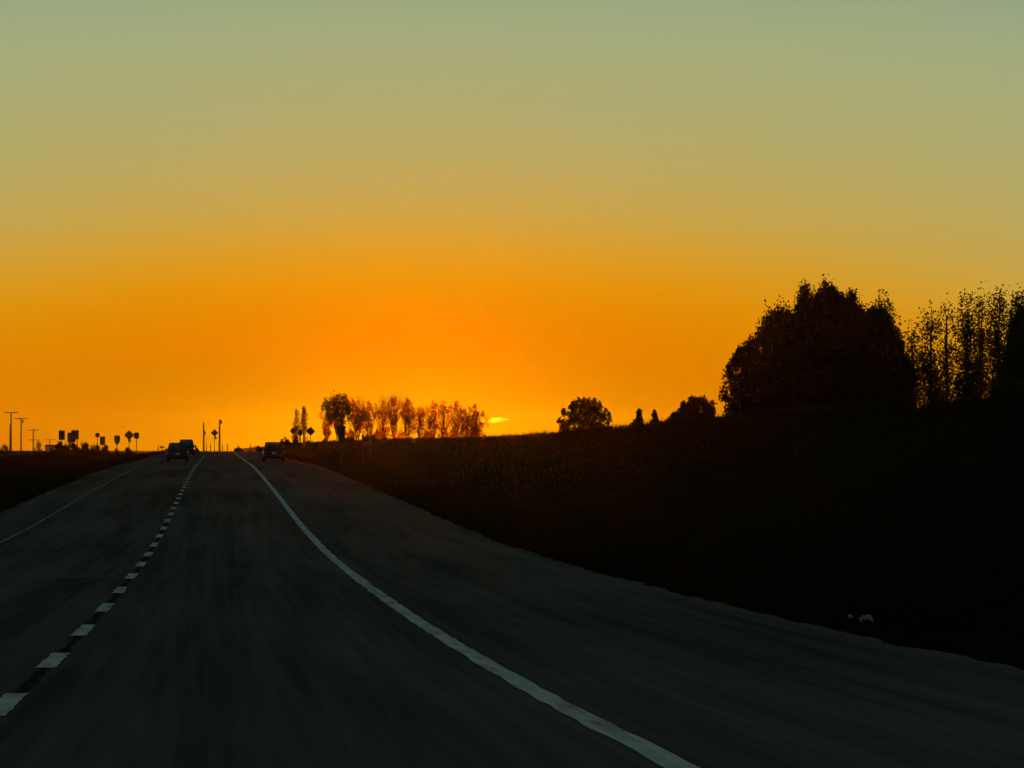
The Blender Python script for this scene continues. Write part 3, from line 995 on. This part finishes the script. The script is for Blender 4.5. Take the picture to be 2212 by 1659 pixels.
# ------------------------------------------------------------------ pale things in the grass
p = ground_hit(1835, 1338)
bm = bmesh.new()
bmesh.ops.create_icosphere(bm, subdivisions=3, radius=0.06)
for v in bm.verts:
    q = v.co * 30
    v.co *= 1 + .16 * math.sin(q.x * 1.9 + q.y) + .12 * math.sin(q.z * 2.3 + q.x * 1.1)
    v.co.x *= 1.0
    v.co.z *= .8
me = bpy.data.meshes.new('stone')
bm.to_mesh(me)
bm.free()
st = link('stone', me, M['stone'], None, (p.x, p.y, p.z))
tag(st, 'small pale grey stone in the dark grass by the pavement', 'stone')
st.location.z = p.z + .045
p = ground_hit(1872, 1356)
fl = tag(empty('flower_clump', p), 'low clump of small cream flowers in the dark grass', 'flowers')
k = 60
cen = np.stack([rng.uniform(-.11, .11, k), rng.uniform(-.06, .06, k), rng.uniform(.14, .22, k)], -1)
cen[:, 2] -= (cen[:, 0] / .11) ** 2 * .04
link('blossom', leaf_cloud('blossom', cen, np.full((k, 3), .010), 12, .014, 0), M['petal'], fl)
sm = MB()
for i in range(0, k, 3):
    sm.tube([(cen[i][0] * .3, cen[i][1] * .3, -.02), tuple(cen[i])], .003, 4)
sm.build('stem', M['blade'], fl)

# ------------------------------------------------------------------ cloud: a small sunlit wisp far behind the aspens
cp = at(1070, 907, 30000)
ck = 30000 / 6480
bm = bmesh.new()
bmesh.ops.create_icosphere(bm, subdivisions=4, radius=1)
for v in bm.verts:
    c = v.co.copy()
    v.co.x *= 34 * ck
    v.co.y *= 30 * ck
    v.co.z *= (9 + 2 * math.sin(c.x * 4)) * ck
    v.co.z += (4 * math.sin(c.x * 2.4 + .3) - 2.5 * c.x * c.x) * ck
me = bpy.data.meshes.new('cloud')
bm.to_mesh(me)
bm.free()
cm = bpy.data.materials.new('cloud_vapour')
cm.use_nodes = True
n, l = cm.node_tree.nodes, cm.node_tree.links
n.remove(n['Principled BSDF'])
tcn = n.new('ShaderNodeTexCoord')
mp = n.new('ShaderNodeMapping')
mp.inputs['Scale'].default_value = (1 / (34 * ck), 1 / (30 * ck), 1 / (9 * ck))
l.new(tcn.outputs['Object'], mp.inputs[0])
ln = n.new('ShaderNodeVectorMath')
ln.operation = 'LENGTH'
l.new(mp.outputs[0], ln.inputs[0])
nz = n.new('ShaderNodeTexNoise')
nz.inputs['Scale'].default_value = 1.7
nz.inputs['Detail'].default_value = 4
l.new(mp.outputs[0], nz.inputs[0])
m1 = n.new('ShaderNodeMath'); m1.operation = 'MULTIPLY_ADD'
l.new(nz.outputs[0], m1.inputs[0]); m1.inputs[1].default_value = 2.4
mi = n.new('ShaderNodeMath'); mi.operation = 'SUBTRACT'; mi.inputs[0].default_value = -0.5
l.new(ln.outputs['Value'], mi.inputs[1])
l.new(mi.outputs[0], m1.inputs[2])
m2 = n.new('ShaderNodeMath'); m2.operation = 'MULTIPLY'; m2.use_clamp = False
mc = n.new('ShaderNodeClamp')
l.new(m1.outputs[0], mc.inputs[0])
l.new(mc.outputs[0], m2.inputs[0]); m2.inputs[1].default_value = 0.006
vsx = n.new('ShaderNodeVolumeScatter')
vsx.inputs['Color'].default_value = (1, .98, .95, 1)
vsx.inputs['Anisotropy'].default_value = 0.92
l.new(m2.outputs[0], vsx.inputs['Density'])
l.new(vsx.outputs[0], n['Material Output'].inputs['Volume'])
cloud = link('cloud', me, cm, None, cp)
tag(cloud, 'small bright golden cloud wisp beside the right end of the aspens', 'cloud')

# ------------------------------------------------------------------ haze
hm = bpy.data.materials.new('haze_air')
hm.use_nodes = True
n, l = hm.node_tree.nodes, hm.node_tree.links
n.remove(n['Principled BSDF'])
pv = n.new('ShaderNodeVolumePrincipled')
pv.inputs['Color'].default_value = (0.95, 0.93, 0.9, 1)
pv.inputs['Density'].default_value = HAZE_DENSITY
pv.inputs['Anisotropy'].default_value = HAZE_G
l.new(pv.outputs[0], n['Material Output'].inputs['Volume'])
hz = MB().box((0, 1210, 13.0), (5010, 2600, 34)).build('haze', hm)
tag(hz, 'thin sunset haze filling the air over the whole scene', 'haze', kind='stuff')
